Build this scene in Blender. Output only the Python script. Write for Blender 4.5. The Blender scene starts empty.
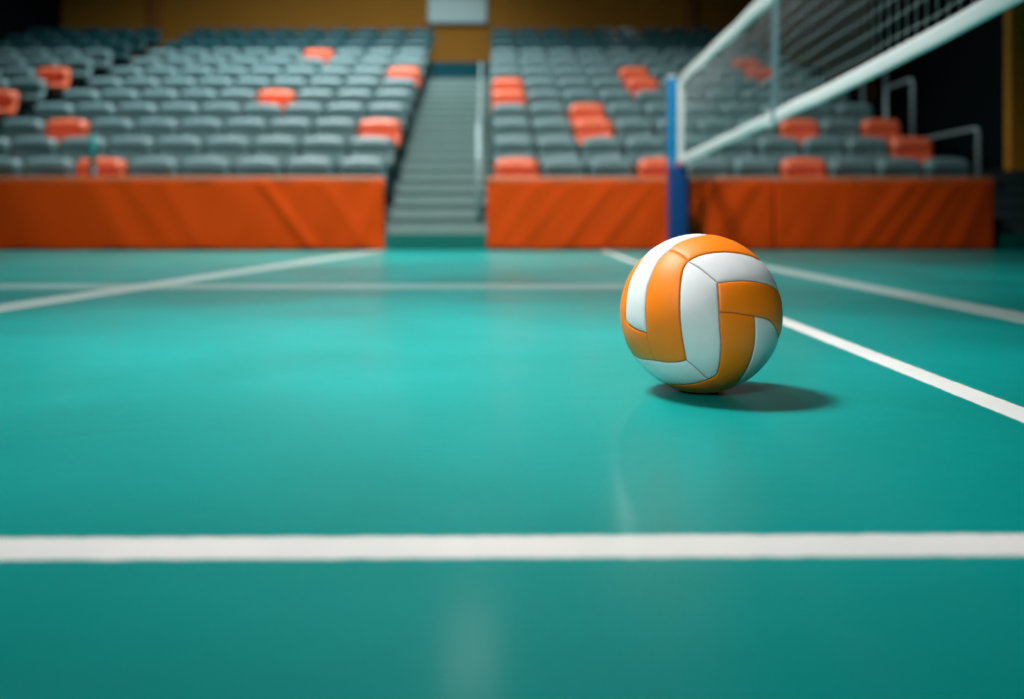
import bpy, bmesh, math, random
import numpy as np
from mathutils import Vector, Matrix
random.seed(4)
S = bpy.context.scene
COL = S.collection
PI = math.pi

# ------------------------------------------------------------------ camera
F, CX, HY, CZ = 880.0, 500.0, 226.0, 0.219      # focal px, principal x, horizon y, eye height
cam_d = bpy.data.cameras.new('camera'); cam = bpy.data.objects.new('camera', cam_d); COL.objects.link(cam)
cam.location = (0, 0, CZ); cam.rotation_euler = (PI/2, 0, 0)
cam_d.sensor_fit = 'HORIZONTAL'; cam_d.sensor_width = 36.0; cam_d.lens = 36.0*F/1024
cam_d.shift_x = (512-CX)/1024; cam_d.shift_y = -(349.5-HY)/1024
cam_d.clip_start = 0.02; cam_d.clip_end = 100
cam_d.dof.use_dof = True; cam_d.dof.focus_distance = 1.085; cam_d.dof.aperture_fstop = 2.25
S.camera = cam
def at(x, y, Y): return Vector(((x-CX)/F*Y, Y, CZ+(HY-y)/F*Y))

# ------------------------------------------------------------------ world, exposure, lights
W = bpy.data.worlds.new('world'); S.world = W; W.use_nodes = True
W.node_tree.nodes['Background'].inputs[0].default_value = (.35, .5, .55, 1)
W.node_tree.nodes['Background'].inputs[1].default_value = .05
S.view_settings.view_transform = 'Standard'; S.view_settings.look = 'None'
S.view_settings.exposure = 0.0; S.view_settings.gamma = 1.0; S.view_settings.use_curve_mapping = False

def aim(o, tgt): o.rotation_euler = (Vector(tgt)-o.location).to_track_quat('-Z', 'Y').to_euler()
def area(name, loc, tgt, sx, sy, power, col=(1, 1, 1), spread=PI):
    d = bpy.data.lights.new(name, 'AREA'); d.shape = 'RECTANGLE'; d.size = sx; d.size_y = sy
    d.energy = power; d.color = col; d.spread = spread
    o = bpy.data.objects.new(name, d); COL.objects.link(o); o.location = loc; aim(o, tgt); return o
def spot(name, loc, tgt, deg, power, rad, blend=1.0, col=(1, 1, 1)):
    d = bpy.data.lights.new(name, 'SPOT'); d.energy = power; d.color = col
    d.spot_size = math.radians(deg); d.spot_blend = blend; d.shadow_soft_size = rad
    o = bpy.data.objects.new(name, d); COL.objects.link(o); o.location = loc; aim(o, tgt); return o
KEY = (-2.1, 2.5, 5.1)
spot('court_spot_light', KEY, (-.14, 1.54, 0), 26, 3150, .75, 1.0, (1, .98, .97))
spot('front_fill_light', (-.9, -1.2, 1.4), (.24, 1.20, .11), 24, 165, .30, 1.0, (1, .93, .90))  # added warm fill behind the camera, lifts the ball's shaded side
spot('mid_court_fill_light', (-.5, 5.0, 7.2), (-.5, 4.7, 0), 58, 2500, .8, 1.0, (.97, 1, 1))  # added fill from above, brightens the far half of the floor
spot('net_fill_light', (-3.2, 2.4, 4.6), (1.5, 3.5, 1.15), 34, 850, .3, 1.0, (1, 1, 1))  # added fill from the left, brightens the net bands
spot('stand_spot_light', (-.8, 3.4, 6.4), (-.5, 9.6, .7), 82, 2350, .35, 1.0, (1, .97, .92))
area('stand_panel_light', (-2.5, 11.6, 7.5), (-2.9, 12.6, 0), 3.2, 1.2, 500, (.92, 1, 1), math.radians(130))

# ------------------------------------------------------------------ helpers
def M(name, col, rough=.5, metal=0.0, spec=.5, bump=None, var=None, coat=0.0):
    m = bpy.data.materials.new(name); m.use_nodes = True; nt = m.node_tree
    b = nt.nodes['Principled BSDF']
    b.inputs['Base Color'].default_value = (*col, 1); b.inputs['Roughness'].default_value = rough
    b.inputs['Metallic'].default_value = metal; b.inputs['Specular IOR Level'].default_value = spec
    b.inputs['Coat Weight'].default_value = coat
    tc = nt.nodes.new('ShaderNodeTexCoord')
    if var:
        n = nt.nodes.new('ShaderNodeTexNoise'); n.inputs['Scale'].default_value = var[0]; n.inputs['Detail'].default_value = 5
        r = nt.nodes.new('ShaderNodeMapRange'); r.inputs['To Min'].default_value = 1-var[1]; r.inputs['To Max'].default_value = 1+var[1]
        mx = nt.nodes.new('ShaderNodeMix'); mx.data_type = 'RGBA'; mx.blend_type = 'MULTIPLY'
        mx.inputs[0].default_value = 1; mx.inputs[6].default_value = (*col, 1)
        nt.links.new(tc.outputs['Object'], n.inputs['Vector']); nt.links.new(n.outputs['Fac'], r.inputs['Value'])
        nt.links.new(r.outputs[0], mx.inputs[7]); nt.links.new(mx.outputs[2], b.inputs['Base Color'])
    if bump:
        n = nt.nodes.new('ShaderNodeTexNoise'); n.inputs['Scale'].default_value = bump[0]
        bp = nt.nodes.new('ShaderNodeBump'); bp.inputs['Strength'].default_value = bump[1]; bp.inputs['Distance'].default_value = .01
        nt.links.new(tc.outputs['Object'], n.inputs['Vector']); nt.links.new(n.outputs['Fac'], bp.inputs['Height'])
        nt.links.new(bp.outputs[0], b.inputs['Normal'])
    return m
def emis(name, col, s):
    m = bpy.data.materials.new(name); m.use_nodes = True; b = m.node_tree.nodes['Principled BSDF']
    b.inputs['Base Color'].default_value = (.8, .8, .8, 1)
    b.inputs['Emission Color'].default_value = (*col, 1); b.inputs['Emission Strength'].default_value = s
    return m
def obj(name, bm, mat, parent=None, smooth=False, kind=None):
    bmesh.ops.recalc_face_normals(bm, faces=bm.faces)
    me = bpy.data.meshes.new(name); bm.to_mesh(me); bm.free(); me.materials.append(mat)
    if smooth:
        for p in me.polygons: p.use_smooth = True
    o = bpy.data.objects.new(name, me); COL.objects.link(o)
    if parent: o.parent = parent
    if kind: o['kind'] = kind
    return o
def tag(o, label, cat, group=None):
    o['label'] = label; o['category'] = cat
    if group: o['group'] = group
    return o
def thing(name, label, cat, loc=(0, 0, 0), group=None):
    o = bpy.data.objects.new(name, None); COL.objects.link(o); o.location = loc; o.empty_display_size = .1
    return tag(o, label, cat, group)
def bx(bm, x0, x1, y0, y1, z0, z1, bev=0):
    r = bmesh.ops.create_cube(bm, size=1)['verts']
    bmesh.ops.transform(bm, matrix=Matrix.Translation(((x0+x1)/2, (y0+y1)/2, (z0+z1)/2)) @ Matrix.Diagonal((abs(x1-x0), abs(y1-y0), abs(z1-z0), 1)), verts=r)
    if bev:
        es = list({e for v in r for e in v.link_edges})
        bmesh.ops.bevel(bm, geom=es, offset=bev, segments=3, affect='EDGES', profile=.6)
    return bm
def tube(bm, pts, r, n=10):
    pts = [Vector(p) for p in pts]; rings = []
    for i, p in enumerate(pts):
        t = (pts[min(i+1, len(pts)-1)]-pts[max(i-1, 0)]).normalized()
        u = t.cross(Vector((0, 0, 1)) if abs(t.z) < .95 else Vector((0, 1, 0))).normalized(); w = t.cross(u)
        rings.append([bm.verts.new(p+u*math.cos(2*PI*k/n)*r+w*math.sin(2*PI*k/n)*r) for k in range(n)])
    for a, b in zip(rings, rings[1:]):
        for k in range(n): bm.faces.new((a[k], a[(k+1) % n], b[(k+1) % n], b[k]))
    bm.faces.new(rings[0]); bm.faces.new(rings[-1][::-1]); return bm
def bend(pts, r=.06, n=6):                       # rounds the inner corners of a polyline
    pts = [Vector(p) for p in pts]; out = [pts[0]]
    for a, b, c in zip(pts, pts[1:], pts[2:]):
        p = b+(a-b).normalized()*r; q = b+(c-b).normalized()*r
        for k in range(n+1):
            t = k/n; out.append(p*(1-t)**2+b*2*t*(1-t)+q*t*t)
    return out+[pts[-1]]
def prism(bm, prof, x0, x1, shx=lambda y: 0.0):   # profile in (y,z) swept along x, sheared in y
    A = [bm.verts.new((x0+shx(y), y, z)) for y, z in prof]; B = [bm.verts.new((x1+shx(y), y, z)) for y, z in prof]
    n = len(prof)
    for i in range(n): bm.faces.new((A[i], A[(i+1) % n], B[(i+1) % n], B[i]))
    bm.faces.new(A); bm.faces.new(B[::-1]); return bm
def copy_tree(o, parent=None):
    c = o.copy(); COL.objects.link(c)
    if parent: c.parent = parent
    for ch in list(o.children): copy_tree(ch, c)
    return c

# ------------------------------------------------------------------ floor with painted lines
def floor_mat():
    m = bpy.data.materials.new('court_floor'); m.use_nodes = True; nt = m.node_tree; N = nt.nodes; L = nt.links
    b = N['Principled BSDF']; tc = N.new('ShaderNodeTexCoord')
    def noise(scale, detail, lo, hi, tl, th, vec=None, dist=0):
        n = N.new('ShaderNodeTexNoise'); n.inputs['Scale'].default_value = scale; n.inputs['Detail'].default_value = detail
        n.inputs['Distortion'].default_value = dist
        L.new(vec or tc.outputs['Object'], n.inputs['Vector'])
        r = N.new('ShaderNodeMapRange'); r.inputs[1].default_value = lo; r.inputs[2].default_value = hi
        r.inputs[3].default_value = tl; r.inputs[4].default_value = th; L.new(n.outputs['Fac'], r.inputs[0]); return r.outputs[0]
    def mth(op, a, c=None):
        q = N.new('ShaderNodeMath'); q.operation = op
        for i, v in enumerate((a, c)):
            if v is None: continue
            if isinstance(v, (int, float)): q.inputs[i].default_value = v
            else: L.new(v, q.inputs[i])
        return q.outputs[0]
    def dist(P, Q):
        d = Vector(Q)-Vector(P); n = Vector((-d[1], d[0])).normalized(); c = n.dot(Vector(P))
        v = N.new('ShaderNodeVectorMath'); v.operation = 'DOT_PRODUCT'; L.new(tc.outputs['Object'], v.inputs[0])
        v.inputs[1].default_value = (n[0], n[1], 0); return mth('SUBTRACT', v.outputs['Value'], c)
    edge = noise(60, 3, .3, .7, -.0012, .0012)
    def line(P, Q, w, op, soft=.0025, clip=None):
        a = mth('ADD', mth('ABSOLUTE', dist(P, Q)), edge)
        r = N.new('ShaderNodeMapRange'); L.new(a, r.inputs[0]); r.interpolation_type = 'SMOOTHSTEP'
        r.inputs[1].default_value = w/2-soft; r.inputs[2].default_value = w/2+soft; r.inputs[3].default_value = op; r.inputs[4].default_value = 0
        o = r.outputs[0]
        if clip:
            sx = N.new('ShaderNodeSeparateXYZ'); L.new(tc.outputs['Object'], sx.inputs[0])
            o = mth('MULTIPLY', o, mth(clip[0], sx.outputs[0], clip[1]))
        return o
    ls = [line((-.35, .5972), (.35, .6052), .0415, .97),
          line((.607, 1.02), (.92, 7.7), .045, .93),
          line((1.247, 2.095), (1.408, 4.59), .13, .44),
          line((-1.336, 2.35), (-1.163, 6.02), .14, .5),
          line((-3, 3.2), (3, 3.2), .26, .27, clip=('LESS_THAN', .70))]
    mask = ls[0]
    for l in ls[1:]: mask = mth('MAXIMUM', mask, l)
    worn = noise(9, 6, .3, .75, 1.0, .86); mask = mth('MULTIPLY', mask, worn)
    # base colour with soft cloudy variation and tiny grain
    c1 = N.new('ShaderNodeMix'); c1.data_type = 'RGBA'; c1.inputs[6].default_value = (.0, .265, .235, 1); c1.inputs[7].default_value = (.0, .335, .313, 1)
    L.new(noise(1.6, 4, .35, .68, 0, 1, dist=.4), c1.inputs[0])
    c2 = N.new('ShaderNodeMix'); c2.data_type = 'RGBA'; c2.blend_type = 'MULTIPLY'; c2.inputs[0].default_value = 1
    L.new(c1.outputs[2], c2.inputs[6]); L.new(noise(900, 2, .3, .7, .93, 1.07), c2.inputs[7])
    c3 = N.new('ShaderNodeMix'); c3.data_type = 'RGBA'; c3.inputs[7].default_value = (.94, .93, .90, 1)
    L.new(mask, c3.inputs[0]); L.new(c2.outputs[2], c3.inputs[6]); L.new(c3.outputs[2], b.inputs['Base Color'])
    L.new(noise(3.2, 4, .3, .7, .28, .38), b.inputs['Roughness'])
    b.inputs['Specular IOR Level'].default_value = .13
    b.inputs['Coat Weight'].default_value = .13; b.inputs['Coat Roughness'].default_value = .15
    bp = N.new('ShaderNodeBump'); bp.inputs['Strength'].default_value = .25; bp.inputs['Distance'].default_value = .002
    L.new(noise(420, 2, 0, 1, 0, 1), bp.inputs['Height'])
    bp2 = N.new('ShaderNodeBump'); bp2.inputs['Strength'].default_value = .25; bp2.inputs['Distance'].default_value = .004
    L.new(noise(14, 3, 0, 1, 0, 1), bp2.inputs['Height']); L.new(bp.outputs[0], bp2.inputs['Normal'])
    L.new(bp2.outputs[0], b.inputs['Normal'])
    return m
RX0, RX1, RY0, RY1, RZ = -9.7, 9.0, -3.5, 17.6, 8.0
obj('floor', bx(bmesh.new(), RX0-.2, RX1+.2, RY0-.2, RY1+.2, -.2, 0), floor_mat(), kind='structure')

# ------------------------------------------------------------------ room shell
m_wall = M('ochre_wall', (.30, .138, .018), .8, spec=.15, var=(1.2, .12))
m_wall2 = M('orange_side_wall', (.85, .36, .02), .7, var=(1.5, .1))
m_dark = M('opening_black', (.002, .004, .006), .9, spec=.1)  # darkness of the far-left opening put into the wall colour
m_navy = M('void_dark_navy', (.004, .010, .014), .9, spec=.1)  # dark void beside the right stand imitated by wall colour
m_grey = M('dim_grey_paint', (.10, .13, .14), .9)
def slab(name, a, b, z0, z1, mat, t=.12):
    bm = bmesh.new(); a = Vector((*a, 0)); b = Vector((*b, 0)); n = (b-a).cross(Vector((0, 0, 1))).normalized()*t
    vs = [bm.verts.new((p.x, p.y, z)) for z in (z0, z1) for p in (a, b, b+n, a+n)]
    for f in ((0, 1, 2, 3), (4, 5, 6, 7), (0, 1, 5, 4), (1, 2, 6, 5), (2, 3, 7, 6), (3, 0, 4, 7)): bm.faces.new([vs[i] for i in f])
    return obj(name, bm, mat, kind='structure')
slab('wall_back', (7.52, 17.6), (-8.8, 17.6), 0, RZ, m_wall, -.12)
slab('wall_left', (-8.8, 17.6), (-9.7, 14), 0, RZ, m_dark, -.12)
slab('wall_left', (-9.7, 14), (-9.7, RY0), 0, RZ, m_navy, -.12)
slab('wall_right', (6.02, 10.5), (7.52, 17.6), 0, RZ, m_navy, .12)
slab('wall_right_front', (9.0, 10.5), (6.02, 10.5), 0, RZ, m_wall2, -.12)
slab('wall_right_side', (9.0, RY0), (9.0, 10.5), 0, RZ, m_grey, .12)
slab('wall_front', (-9.7, RY0), (9.0, RY0), 0, RZ, m_grey, .12)
obj('ceiling', bx(bmesh.new(), RX0-.2, RX1+.2, RY0-.2, RY1+.2, RZ, RZ+.15), m_grey, kind='structure')
m_pil = M('brown_pilaster', (.24, .075, .008), .6)
for k, px in enumerate((158, 689)):
    X = (px-CX)/50.2
    obj('trim_%d' % (k+1), bx(bmesh.new(), X-.1, X+.1, 17.36, 17.5, 0, RZ, .01), m_pil, kind='structure')

# pale board on the back wall
m_board = M('pale_board', (.40, .58, .60), .5, var=(3, .05)); m_frame = M('grey_frame', (.22, .32, .34), .5)
wb = thing('wall_board', 'pale blue-grey blank board high on the ochre wall above the stairs', 'board', (-.84, 17.38, 4.22))
obj('panel', bx(bmesh.new(), -.56, .56, 0, .04, .03, 1.05, .01), m_board, wb)
bm = bmesh.new(); bx(bm, -.59, .59, -.01, .05, 0, .03); bx(bm, -.59, .59, -.01, .05, 1.05, 1.08)
bx(bm, -.59, -.56, -.01, .05, 0, 1.08); bx(bm, .56, .59, -.01, .05, 0, 1.08); obj('frame', bm, m_frame, wb)
obj('header_strip', bx(bmesh.new(), -.5, .5, -.012, 0, .5, .54), m_frame, wb)

# ------------------------------------------------------------------ stands
D0, RD, RISE, T0 = 8.61, .72, .277, .15
NR = 12
SH = lambda y: -.015*(y-D0)
m_tier = M('tier_concrete', (.085, .155, .16), .75, var=(4, .15))
m_stair = M('stair_concrete', (.20, .32, .31), .7, var=(6, .12))
m_aisle = M('shaded_aisle', (.035, .07, .075), .8)  # shade of the narrow aisle stair put into its colour
m_teal = M('teal_kerb', (.001, .15, .125), .5)
m_dteal = M('dark_teal_panel', (.001, .042, .055), .8, spec=.1)
def tier_prof(yf, n, rd, rise, t0, yb):
    p = [(yf, 0), (yf, t0)]; y = yf; z = t0
    for i in range(1, n):
        y = yf+.42+rd*(i-1) if n <= 13 else yf+rd*i
        p += [(y, z), (y, z+rise)]; z += rise
    return p+[(yb, z), (yb, 0)]
YB = 17.42
prof = tier_prof(8.32, NR, RD, RISE, T0, YB)
obj('seating_tier', prism(bmesh.new(), prof, -5.67, -1.085, SH), m_tier, kind='structure')
obj('seating_tier', prism(bmesh.new(), prof, -.09, 4.56, SH), m_tier, kind='structure')
obj('seating_tier', prism(bmesh.new(), prof, -9.5, -6.22, SH), m_tier, kind='structure')
# central stair: two steps to a row
def stair_prof(y0, n, yb, t0=.15, k=.36, r=.1385):
    p = [(y0, 0), (y0, t0)]; z = t0
    for i in range(n):
        y = y0+.16+k*i; p += [(y, z), (y, z+r)]; z += r
    return p+[(yb, z), (yb, 0)], z
sp, ztop = stair_prof(8.16, 18, YB)
obj('staircase', prism(bmesh.new(), sp, -1.075, -.10, SH), m_stair, kind='structure')
bm = bmesh.new()
m_nose = M('stair_nosing', (.08, .13, .13), .6)
z = .15
for i in range(18):
    z += .1385; y = 8.16+.16+.36*i
    bx(bm, -1.07+SH(y), -.105+SH(y), y-.012, y+.03, z-.025, z+.004)
obj('stair_nosings', bm, m_nose, kind='structure')
obj('stair_kerb', prism(bmesh.new(), [(8.03, 0), (8.03, .146), (8.15, .146), (8.15, 0)], -1.055, -.125), m_teal, kind='structure')
obj('stair_head_wall', bx(bmesh.new(), -1.175, -.20, 14.9, 14.98, ztop, ztop+.355), m_dteal, kind='structure')
# side aisle stair between the left blocks and the right side stair
obj('side_staircase', prism(bmesh.new(), stair_prof(8.5, 22, YB)[0], -6.21, -5.68, SH), m_aisle, kind='structure')
m_rst = M('side_stair', (.05, .10, .10), .7, var=(5, .12))
pr, zr = stair_prof(8.3, 5, 10.4)
obj('side_staircase', prism(bmesh.new(), pr, 4.66, 8.9), m_rst, kind='structure')
bm = bmesh.new(); z = .15
for i in range(5):
    z += .1385; y = 8.3+.16+.36*i; bx(bm, 4.67, 8.88, y-.012, y+.03, z-.03, z+.004)
obj('stair_nosings', bm, m_aisle, kind='structure')
obj('stair_kerb', bx(bmesh.new(), 4.6, 8.9, 8.12, 8.29, 0, .146), m_teal, kind='structure')
pr2, _ = stair_prof(10.41, 17, YB-.1, t0=zr)
obj('side_landing', prism(bmesh.new(), pr2, 4.62, 5.9), m_navy, kind='structure')

# ------------------------------------------------------------------ seats
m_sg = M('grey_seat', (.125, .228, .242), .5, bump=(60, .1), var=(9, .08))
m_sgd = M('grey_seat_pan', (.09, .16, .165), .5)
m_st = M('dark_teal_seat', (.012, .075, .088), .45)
m_so = M('orange_seat', (.80, .165, .075), .42, var=(9, .06))
m_br = M('seat_bracket', (.03, .05, .055), .4, metal=.6)
def shell(w, front, back, cen, nu=14, nv=10, k=.34):
    bm = bmesh.new(); rows = {}
    for s, fn in ((0, front), (1, back)):
        for i in range(nu+1):
            for j in range(nv+1):
                a = -1+2*i/nu; b = -1+2*j/nv
                x = a*math.sqrt(1-b*b*k*.5)*w/2; bb = b*math.sqrt(1-a*a*k)
                rows[s, i, j] = bm.verts.new(fn(x, bb, a))
    for s in (0, 1):
        for i in range(nu):
            for j in range(nv): bm.faces.new([rows[s, i, j], rows[s, i+1, j], rows[s, i+1, j+1], rows[s, i, j+1]])
    bd = [(i, 0) for i in range(nu)]+[(nu, j) for j in range(nv)]+[(i, nv) for i in range(nu, 0, -1)]+[(0, j) for j in range(nv, 0, -1)]
    for p, q in zip(bd, bd[1:]+bd[:1]): bm.faces.new([rows[0, *p], rows[0, *q], rows[1, *q], rows[1, *p]])
    return bm
def sstep(a, b, x):
    t = max(0, min(1, (x-a)/(b-a))); return t*t*(3-2*t)
def make_seat(w, mat, pan, label):
    t = thing('stadium_seat', label, 'seat')
    def bf(x, b, a):                                  # padded top roll, hollow below
        z = .55+.19*b; th = .028+.085*sstep(.12, .5, b)*(1-.35*sstep(.8, 1, b)) - .012*sstep(-.9, .15, b)*(1-sstep(.2, .5, b))
        th += .05*(abs(a)**3)*(1-sstep(.35, .7, b))
        e = 1-.6*max(abs(a), abs(b))**10
        return (x, -th*e+.06*b, z)
    def bb(x, b, a): return (x, .022*(1-.6*max(abs(a), abs(b))**10)+.06*b, .55+.19*b)
    obj('backrest', shell(w, bf, bb, 0), mat, t, True)
    def pf(x, b, a): return (x, -.22+.20*b, .425+.02*(a*a)-.018*sstep(.3, 1, -b)*(-b)+.0)
    def pb(x, b, a): return (x, -.22+.20*b, .385+.02*(a*a)-.012*sstep(.3, 1, -b))
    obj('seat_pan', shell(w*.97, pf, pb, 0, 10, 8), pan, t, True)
    bm = bmesh.new(); bx(bm, -.03, .03, -.2, -.12, 0, .39, .008); bx(bm, -w*.38, w*.38, -.05, -.02, .34, .385, .006)
    bx(bm, -.07, .07, -.24, -.08, 0, .015); obj('bracket', bm, m_br, t)
    return t
ORD = ['front', 'second', 'third', 'fourth', 'fifth', 'sixth', 'seventh', 'eighth', 'ninth', 'tenth', 'eleventh', 'top']
ORN = ['first', 'second', 'third', 'fourth', 'fifth', 'sixth', 'seventh', 'eighth', 'ninth', 'tenth', 'eleventh']
protos = {}
def place(kind, w, x, i, label, group):
    key = (kind, w)
    if key not in protos:
        mm = {'grey': (m_sg, m_sgd), 'orange': (m_so, m_so), 'dark teal': (m_st, m_st)}[kind]
        protos[key] = make_seat(w, *mm, label); o = protos[key]
    else: o = copy_tree(protos[key])
    y = D0+RD*i
    o.location = (x+SH(y), y-.03, T0+RISE*i); o['label'] = label; o['category'] = 'seat'; o['group'] = group
    o.rotation_euler = (0, 0, random.uniform(-.02, .02))
orL = {(0, 5), (2, 7), (2, 0), (4, 3), (6, 0), (8, 3)}
orR = {(0, 0), (0, 3), (4, 0), (5, 0), (2, 2), (3, 2), (5, 4), (6, 4), (0, 6), (2, 7), (2, 9), (1, 9), (6, 8), (7, 8)}
orF = {(6, 0), (4, 0)}
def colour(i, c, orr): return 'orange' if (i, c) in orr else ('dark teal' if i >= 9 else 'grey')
for i in range(NR):
    y = D0+RD*i
    for c in range(9):
        k = colour(i, c, orL); x = -1.345-.509*c
        if CX+(x+SH(y)+.2)/y*F < -4: continue
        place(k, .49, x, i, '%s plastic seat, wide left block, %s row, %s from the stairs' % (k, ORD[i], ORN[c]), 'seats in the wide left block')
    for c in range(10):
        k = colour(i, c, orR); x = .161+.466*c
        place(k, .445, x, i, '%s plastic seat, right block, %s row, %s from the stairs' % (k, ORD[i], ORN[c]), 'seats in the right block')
    for c in range(7):
        k = colour(i, c, orF); x = -6.48-.509*c
        if CX+(x+SH(y)+.2)/y*F < -4 or x < -8.95+max(0, 14-y)*.3: continue
        place(k, .49, x, i, '%s plastic seat, far-left block, %s row, %s from the dark aisle' % (k, ORD[i], ORN[c]), 'seats in the far-left block')

# ------------------------------------------------------------------ orange cloth barriers
m_cloth = M('orange_cloth', (.74, .070, .001), .75, spec=.15, bump=(90, .12), var=(2.5, .14))
m_lit_edge = M('lit_edge_orange', (.70, .17, .06), .5)  # paler orange: the light on the barrier tops is in the colour
def barrier(X0, X1, H, label, folds, seed):
    t = thing('court_barrier', label, 'barrier', ((X0+X1)/2, 8.03, 0), 'orange barriers along the stand'); w = X1-X0
    rnd = random.Random(seed); nx = int(w*45); nz = 26; bm = bmesh.new(); g = {}
    def d(u, v):                                      # fold relief, metres towards the court
        s = 0.0
        for (c, sl, wd, am) in folds:
            q = (u-(c+sl*(v-.33)))/wd; s += .55*am*math.exp(-q*q)
        s += .005*math.sin(u*9+v*6+seed)+.004*math.sin(u*17-v*9)
        return s*min(1, v/.05+.3)*min(1, (H-v)/.06+.1)
    for i in range(nx+1):
        for j in range(nz+1):
            u = X0+w*i/nx; v = .008+(H-.03)*j/nz
            sag = .008*math.sin(u*7+seed)*(1-j/nz)
            g[0, i, j] = bm.verts.new((u-(X0+X1)/2, -.01-d(u, v), v+sag*(j == 0)+max(0, 0)))
            g[1, i, j] = bm.verts.new((u-(X0+X1)/2, .05, v))
    for s in (0, 1):
        for i in range(nx):
            for j in range(nz): bm.faces.new([g[s, i, j], g[s, i+1, j], g[s, i+1, j+1], g[s, i, j+1]])
    bd = [(i, 0) for i in range(nx)]+[(nx, j) for j in range(nz)]+[(i, nz) for i in range(nx, 0, -1)]+[(0, j) for j in range(nz, 0, -1)]
    for p, q in zip(bd, bd[1:]+bd[:1]): bm.faces.new([g[0, *p], g[0, *q], g[1, *q], g[1, *p]])
    obj('cloth_cover', bm, m_cloth, t, True)
    obj('padded_top', bx(bmesh.new(), -w/2, w/2, -.015, .055, H-.035, H+.015, .016), m_lit_edge, t, True)
    return t
fr = random.Random(11)
FL = [(-1.95, -.75, .06, .05), (-1.42, -.7, .08, .022), (-2.5, .7, .08, .012), (-3.2, -.7, .1, .018), (-3.55, -.5, .12, .02), (-4.3, .4, .1, .012), (-1.2, .35, .05, .02), (-2.9, -.6, .07, .01)]
FR = [(.15, .7, .07, .016), (.42, .8, .08, .02), (.8, .75, .07, .03), (1.15, .8, .07, .026), (1.75, .7, .06, .03), (2.1, .8, .1, .018), (2.35, .5, .05, .014)]
FR2 = [(2.75, -.3, .1, .014), (3.15, .1, .06, .014), (3.5, .8, .07, .03), (3.72, .7, .06, .024), (3.95, .8, .06, .018), (4.3, .4, .06, .02), (2.65, .7, .09, .016), (4.12, .6, .05, .014)]
barrier(-6.4, -1.06, .655, 'long orange cloth-covered barrier before the wide left seating block', FL, 1)
barrier(-.12, 2.49, .65, 'orange cloth-covered barrier right of the stairs, behind the net post', FR, 2)
barrier(2.51, 4.5, .65, 'dim orange cloth-covered barrier at the far right, under the handrails', FR2, 3)

# ------------------------------------------------------------------ rails and poles
m_rail = M('pale_steel', (.42, .58, .60), .4, metal=.2)
m_raild = M('dimmed_steel', (.18, .27, .29), .4, metal=.3)  # darker copy of the rail steel, dimness of the farthest rail painted in
h = thing('stair_handrail', 'pale steel handrail along the right side of the stairs', 'handrail', (-.205, 8.3, .2885))
def hp(y, z): return (SH(y+8.3)*1+0.0, y, z)
slope = RISE/RD
obj('rail', tube(bmesh.new(), bend([hp(0, .60), hp(0, .90), hp(2.88, .90+2.88*slope)], .12), .010), m_rail, h, True)
obj('post', tube(bmesh.new(), [hp(0, 0), hp(0, .88)], .027), m_rail, h, True)
for yy in (2.86,):
    p = tube(bmesh.new(), [hp(yy, yy*slope-.03), hp(yy, yy*slope+.9)], .014); obj('post', p, m_rail, h, True)
def side_rail(x, y0, y1, z0, z1, label, mat):
    t = thing('side_handrail', label, 'handrail', (x, y0, z0))
    obj('rail', tube(bmesh.new(), bend([(0, 0, 0), (0, 0, z1-z0), (0, y1-y0, z1-z0)], .07), .02), mat, t, True)
    obj('rear_post', tube(bmesh.new(), [(0, y1-y0, .0), (0, y1-y0, z1-z0+.01)], .016), mat, t, True)
    return t
side_rail(4.89, 9.0, 10.15, .42, 1.22, 'pale steel handrail at the right barrier end, nearest of the side rails', m_rail)
side_rail(4.89, 10.43, 11.15, 1.1, 1.96, 'steel handrail post behind the two far-right orange seats', m_rail)
side_rail(4.93, 11.25, 11.95, 1.38, 2.24, 'dim steel handrail post just below the net tape, farthest back', m_raild)
tp = thing('teal_pole', 'short teal pole standing behind the left barrier before an orange seat', 'pole', (-3.757, 8.122, 0))
m_tp = M('teal_paint', (.002, .30, .28), .4); m_tb = M('dark_sleeve', (.05, .06, .075), .5)
obj('pole', tube(bmesh.new(), [(0, 0, .78), (0, 0, 1.06)], .027), m_tp, tp, True)
obj('sleeve', tube(bmesh.new(), [(0, 0, 0), (0, 0, .78)], .036), m_tb, tp, True)

# ------------------------------------------------------------------ net and post
PY = 7.6
m_blue = M('blue_post', (.0, .27, .60), .35, coat=.3); m_pad = M('navy_blue_pad', (.0, .055, .22), .5)
m_tape = M('white_tape', (.86, .90, .88), .6, bump=(60, .15), var=(14, .06)); m_cord = M('net_cord', (.62, .70, .70), .7)
m_strap = M('grey_strap', (.34, .50, .54), .6)
post = thing('net_post', 'blue net post with a darker padded lower half, behind the ball', 'post', (1.530, PY, 0))
obj('post_pad', bx(bmesh.new(), -.078, .078, -.07, .07, .02, .735, .022), m_pad, post, True)
obj('pole', bx(bmesh.new(), -.083, -.012, -.035, .035, .73, 1.50, .01), m_blue, post, True)
obj('base_plate', bx(bmesh.new(), -.12, .12, -.12, .12, 0, .02, .004), m_pad, post)
obj('cap', bx(bmesh.new(), -.087, -.008, -.039, .039, 1.495, 1.515, .005), m_tape, post)
NX = 1.545; NTOP = 1.50; NEAR = -1.2
bz = [(7.6, .775), (4.77, .794), (3.48, .808), (2.40, .841), (1.0, .87), (-1.2, .89)]
def zb(y):
    ys = sorted(bz); return float(np.interp(y, [a for a, _ in ys], [b for _, b in ys]))
net = thing('volleyball_net', 'white-taped volleyball net running from the blue post toward the viewer', 'net', (NX, PY, 0))
net.rotation_euler = (0, 0, -.031)
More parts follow.
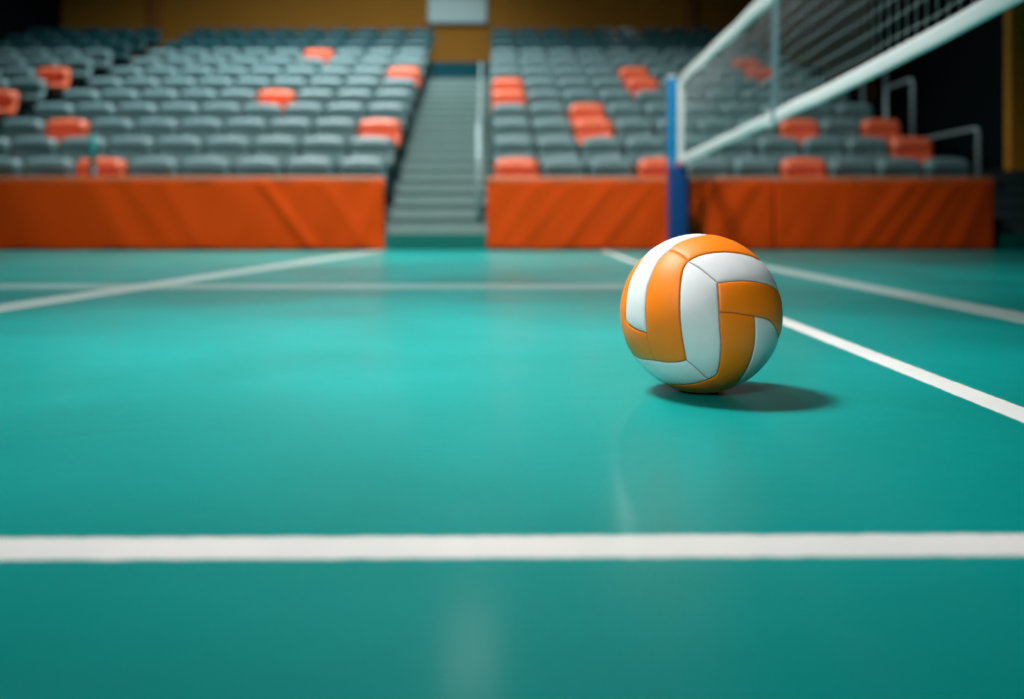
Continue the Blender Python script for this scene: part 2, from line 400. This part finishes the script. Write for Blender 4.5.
def band(zf, w, t):
    bm = bmesh.new(); n = 110; R = []
    for i in range(n+1):
        y = PY-.085+(NEAR-PY)*i/n; zc = zf(y); wob = .0012*math.sin(y*9); ww = w(y) if callable(w) else w
        wx = .004*math.sin(y*7)
        R.append([bm.verts.new((wx+a*t, y-PY, zc+b*ww/2+wob)) for a, b in ((-.5, -1), (-1, -.6), (-.7, 0), (-1, .6), (-.5, 1), (.5, 1), (1, .6), (.7, 0), (1, -.6), (.5, -1))])
    for A, B in zip(R, R[1:]):
        for k in range(10): bm.faces.new((A[k], A[(k+1) % 10], B[(k+1) % 10], B[k]))
    bm.faces.new(R[0]); bm.faces.new(R[-1][::-1]); return bm
obj('top_band', band(lambda y: NTOP-.045, .09, .008), m_tape, net, True)
obj('bottom_band', band(zb, lambda y: .056+.002*y, .008), m_tape, net, True)
bm = bmesh.new(); ys = np.arange(PY-.14, NEAR, -.075)
for y in ys: tube(bm, [(0, y-PY, zb(y)), (.004*math.sin(y*3), y-PY, (zb(y)+NTOP)/2), (0, y-PY, NTOP-.08)], .0011, 4)
for k in range(1, 9):
    tube(bm, [(.003*math.sin(y*9+k), y-PY, zb(y)+(NTOP-.05-zb(y))*k/9+.002*math.sin(y*12+k*2)) for y in np.arange(PY-.1, NEAR, -.1)], .0011, 5)
obj('netting', bm, m_cord, net, True)
obj('side_tape', bx(bmesh.new(), -.027, .027, -.10, -.09, zb(PY), NTOP-.05, .003), m_tape, net)
bm = bmesh.new()
for zz in (NTOP-.045, (NTOP+zb(PY))/2, zb(PY)+.01): tube(bm, [(-.03, -.037, zz), (-.03, -.065, zz), (0, -.09, zz)], .005, 6)
obj('tie_cords', bm, m_cord, net, True)
yy = 4.64
obj('antenna_strap', bx(bmesh.new(), -.018, .018, yy-.006-PY, yy+.006-PY, zb(yy)-.02, NTOP, .003), m_strap, net)
bm = bmesh.new(); bx(bm, -.02, .02, yy+.05-PY, yy+.13-PY, zb(yy)-.045, zb(yy)+.04, .006); obj('lashing', bm, m_tape, net)

# ------------------------------------------------------------------ lamps hung above the frame
m_lampbox = M('lamp_housing', (.3, .32, .33), .4, metal=.5)
m_l1 = emis('lamp_glow_panel', (1, 1, .97), 5.0); m_l2 = emis('lamp_glow_wall', (1, 1, .97), 9.0)
def lamp_box(name, label, loc, sx, sy, sz, mat, hang=False):
    t = thing(name, label, 'lamp', loc)
    obj('housing', bx(bmesh.new(), -sx/2-.04, sx/2+.04, -sy/2-.04, sy/2+.04, .02, sz+.06, .01), m_lampbox, t)
    obj('diffuser', bx(bmesh.new(), -sx/2, sx/2, -sy/2, sy/2, 0, .02), mat, t)
    if hang:
        for s in (-1, 1): obj('hanging_rod', tube(bmesh.new(), [(0, s*sy*.35, sz+.05), (0, s*sy*.35, RZ-loc[2])], .008), m_lampbox, t)
    return t
lamp_box('ceiling_lamp', 'long pale ceiling lamp panel above the stairs', (-.45, 13.6, 6.4), .8, 2.6, .08, m_l1, True)
t = thing('wall_lamp', 'tall narrow lamp on the back wall above the right block', 'lamp', (2.5, 17.48, 4.84))
obj('housing', bx(bmesh.new(), -.16, .16, -.1, 0, -.05, 1.05, .01), m_lampbox, t)
obj('diffuser', bx(bmesh.new(), -.13, .13, -.12, -.1, 0, 1.0, .004), m_l2, t)

# ------------------------------------------------------------------ the ball
R = .105
bd_ = 1.168; BC = Vector(((699.8-CX)/F*bd_, bd_, R)); CAM = Vector((0, 0, CZ))
BC.z = R
wv = (CAM-BC).normalized(); uv = Vector((0, 0, 1)).cross(wv).normalized()*1.0; vv = wv.cross(uv)
def uvof(px, py):
    d = Vector(((px-CX)/F, 1, (HY-py)/F)).normalized(); oc = CAM-BC
    b = oc.dot(d); c = oc.dot(oc)-R*R; disc = b*b-c
    if disc > 0: p = CAM+d*(-b-math.sqrt(disc))-BC
    else:
        q = CAM+d*(-b)-BC; l = q.length/R; p = q.normalized()*R*(1+(l-1)*1.0)*1.0
        return np.array((p.dot(uv), p.dot(vv), 0))/R*1.0
    return np.array((p.dot(uv), p.dot(vv), p.dot(wv)))/R
def crv(pts, n=10):
    P = [np.array(p, float) for p in pts]; P = [2*P[0]-P[1]]+P+[2*P[-1]-P[-2]]; out = []
    for i in range(1, len(P)-2):
        for k in range(n):
            t = k/n; a, b, c, d = P[i-1:i+3]
            out.append(.5*((2*b)+(-a+c)*t+(2*a-5*b+4*c-d)*t*t+(-a+3*b-3*c+d)*t**3))
    return out+[P[-2]]
PT = (668, 248.6); J1 = (688, 259.8); J2 = (718, 281.6); BL = (646, 332); BR = (686.1, 360)
AB = crv([PT, (657.2, 259.3), (650, 275), (645.8, 289.4), (644.6, 305), (645, 319.3), BL])
AC = crv([PT, (677.2, 241.5), (690, 236.4), (701.6, 234.0), (722, 229)])
AL = crv([(652, 245), (639.3, 261.5), (632.9, 272.2), (627.9, 285), (625.5, 299.4), (624.8, 318.6)])
AI = crv([(624.8, 318.6), (627.9, 323.6), (635.8, 328.6), BL])
BI = crv([BL, (648.6, 343.6), (651.5, 352.2), (655.5, 360.6)])
JT1 = crv([(618, 340), (627.9, 351.5), (632.9, 355), (640, 358.4), (655.5, 360.6)])
JT2 = crv([(655.5, 360.6), (667.2, 362.3), (678.7, 361.8), BR])
BD = crv([J1, (683.7, 266.5), (681.5, 275), (680, 289.4), (679.7, 310.8), (680, 319.3), (681.5, 333.6), (683.7, 346.5), BR])
BT = crv([PT, (675.8, 250.8), (683, 255), J1])
CE = crv([J1, (698.6, 254.3), (711.5, 251.2), (724.3, 250.3), (737.2, 251.5), (747.2, 253.5), (756.5, 257), (770, 265)])
JJ = crv([J1, (701.4, 267.9), J2])
EF = crv([J2, (727.2, 280.3), (740, 279.2), (753, 279.8), (764.4, 281.9), (773, 285.1), (778, 289), (790, 302)])
F0 = (719.4, 311.2)
DR1 = crv([J2, (718.6, 296.5), F0])
DR2 = crv([F0, (720, 326.5), (721.2, 340.8), (720.8, 355), (719.3, 366.5), (716.5, 374.5), (710, 378.7)])
JD = crv([BR, (695.8, 368), (704.6, 376.3), (709, 379)])
KT = crv([(645, 372), (657.2, 380), (667.2, 383.4), (681.5, 384.4), (695.8, 383), (710, 378.7)])
G0 = (755.8, 315.6)
FG = crv([F0, (733, 311.8), (747.2, 314), G0])
FH = crv([G0, (764.4, 317.2), (771.5, 320.4), (776.5, 327), (780, 340)])
GH = crv([G0, (756, 326.5), (755.8, 339.3), (753.7, 352.2), (748.7, 366.5), (741, 379), (732, 390)])
TINY = crv([(617, 281), (623.6, 287), (627.2, 290.5)])
POLY = [BT+BD+JT2[::-1]+BI[::-1]+AB[::-1],                                   # big upright orange strip
        BT+CE+[(790, 240), (760, 200), (722, 200)]+AC[::-1],                  # orange cap
        EF+[(800, 340)]+FH[::-1]+FG[::-1]+DR1[::-1],                          # right orange strip
        FG+GH+[(720, 410), (640, 410)]+KT+DR2[::-1],                          # lower orange strip round the base
        AI+BI+JT1[::-1]+[(590, 320), (600, 270)]+AL]                          # left orange strip
def pip(u, v, poly):
    c = np.zeros(u.shape, bool); n = len(poly); j = n-1
    for i in range(n):
        xi, yi = poly[i][:2]; xj, yj = poly[j][:2]
        if yi != yj:
            t = ((yi > v) != (yj > v)) & (u < (xj-xi)*(v-yi)/(yj-yi)+xi); c ^= t
        j = i
    return c
def ball():
    n = 190; g = np.tan(np.linspace(-1, 1, n+1)*PI/4)
    a, b = np.meshgrid(g, g, indexing='ij'); one = np.ones_like(a); V = []; Fc = []
    for ax in range(3):
        for s in (-1, 1):
            c = [None]*3; c[ax] = one*s; c[(ax+1) % 3] = a*s; c[(ax+2) % 3] = b
            P = np.stack([q.ravel() for q in c], 1); P /= np.linalg.norm(P, axis=1)[:, None]
            off = sum(len(q) for q in V); V.append(P)
            I = np.arange((n+1)*(n+1)).reshape(n+1, n+1)+off
            Fc.append(np.stack([I[:-1, :-1].ravel(), I[1:, :-1].ravel(), I[1:, 1:].ravel(), I[:-1, 1:].ravel()], 1))
    V = np.concatenate(V); Fc = np.concatenate(Fc)
    key = np.round(V*1e5).astype(np.int64); _, idx, inv = np.unique(key, axis=0, return_index=True, return_inverse=True)
    V = V[idx]; Fc = inv.reshape(-1)[Fc]
    u = V@np.array(uv); v = V@np.array(vv); w = np.abs(V@np.array(wv))
    org = np.zeros(len(V), bool)
    for P in POLY: org |= pip(u, v, [uvof(*p) for p in P])
    def seamd(curves):
        pts = []
        for c in curves:
            q = [uvof(*p) for p in c]
            for s, e in zip(q, q[1:]):
                for k in range(4): pts.append(s+(e-s)*k/4)
        pts = np.array(pts); l = np.linalg.norm(pts, axis=1)[:, None]; keep = (l[:, 0] < 1.12); pts = (pts/l)[keep]
        X = np.stack([u, v, w], 1); d = np.full(len(V), 9.0)
        for k in range(0, len(pts), 60):
            q = pts[k:k+60]; dd = 2-2*(X@q.T); d = np.minimum(d, np.sqrt(np.maximum(dd.min(1), 0)))
        return d*R
    main = seamd([AB, AC, AL, AI, JT1, JT2, BD, BT, CE, JJ, EF, DR1, DR2, JD, KT, FG, FH, GH])
    soft = seamd([BI, TINY])
    h = .0010*(1-np.exp(-(main/.0055))) - .0014*np.exp(-(main/.0011)**2) - .0004*np.exp(-(soft/.0011)**2)
    Rr = R-.0010+h
    P = V*Rr[:, None]
    me = bpy.data.meshes.new('volleyball'); me.vertices.add(len(P)); me.vertices.foreach_set('co', P.ravel())
    nf = len(Fc); me.loops.add(nf*4); me.loops.foreach_set('vertex_index', Fc.ravel().astype(np.int32))
    me.polygons.add(nf); me.polygons.foreach_set('loop_start', np.arange(nf, dtype=np.int32)*4)
    me.update(calc_edges=True); me.validate(); me.polygons.foreach_set('use_smooth', np.ones(nf, bool))
    A = me.attributes.new('orange_panel', 'FLOAT', 'POINT'); A.data.foreach_set('value', org.astype(np.float32))
    A = me.attributes.new('seam', 'FLOAT', 'POINT'); A.data.foreach_set('value', (np.exp(-(main/.00075)**2)*.85+.3*np.exp(-(soft/.0008)**2)).clip(0, 1).astype(np.float32))
    m = bpy.data.materials.new('panelled_leather'); m.use_nodes = True; nt = m.node_tree; N = nt.nodes; L = nt.links
    bs = N['Principled BSDF']; bs.inputs['Roughness'].default_value = .46; bs.inputs['Specular IOR Level'].default_value = .4
    tc = N.new('ShaderNodeTexCoord')
    a1 = N.new('ShaderNodeAttribute'); a1.attribute_name = 'orange_panel'; a2 = N.new('ShaderNodeAttribute'); a2.attribute_name = 'seam'
    x1 = N.new('ShaderNodeMix'); x1.data_type = 'RGBA'; x1.inputs[6].default_value = (.75, .80, .81, 1); x1.inputs[7].default_value = (1.0, .235, .003, 1)
    L.new(a1.outputs['Fac'], x1.inputs[0])
    x2 = N.new('ShaderNodeMix'); x2.data_type = 'RGBA'; x2.inputs[7].default_value = (.10, .05, .03, 1)
    L.new(a2.outputs['Fac'], x2.inputs[0]); L.new(x1.outputs[2], x2.inputs[6])
    ns = N.new('ShaderNodeTexNoise'); ns.inputs['Scale'].default_value = 60; ns.inputs['Detail'].default_value = 5; L.new(tc.outputs['Object'], ns.inputs['Vector'])
    mr = N.new('ShaderNodeMapRange'); mr.inputs[3].default_value = .92; mr.inputs[4].default_value = 1.06; L.new(ns.outputs['Fac'], mr.inputs[0])
    x3 = N.new('ShaderNodeMix'); x3.data_type = 'RGBA'; x3.blend_type = 'MULTIPLY'; x3.inputs[0].default_value = 1
    L.new(x2.outputs[2], x3.inputs[6]); L.new(mr.outputs[0], x3.inputs[7]); L.new(x3.outputs[2], bs.inputs['Base Color'])
    vo = N.new('ShaderNodeTexVoronoi'); vo.inputs['Scale'].default_value = 900; L.new(tc.outputs['Object'], vo.inputs['Vector'])
    bp = N.new('ShaderNodeBump'); bp.inputs['Strength'].default_value = .25; bp.inputs['Distance'].default_value = .0006
    L.new(vo.outputs['Distance'], bp.inputs['Height']); L.new(bp.outputs[0], bs.inputs['Normal'])
    me.materials.append(m)
    o = bpy.data.objects.new('volleyball', me); COL.objects.link(o); o.location = BC; o.location.z = R-.0012
    tag(o, 'orange and white panelled volleyball resting on the teal court floor', 'ball')
ball()
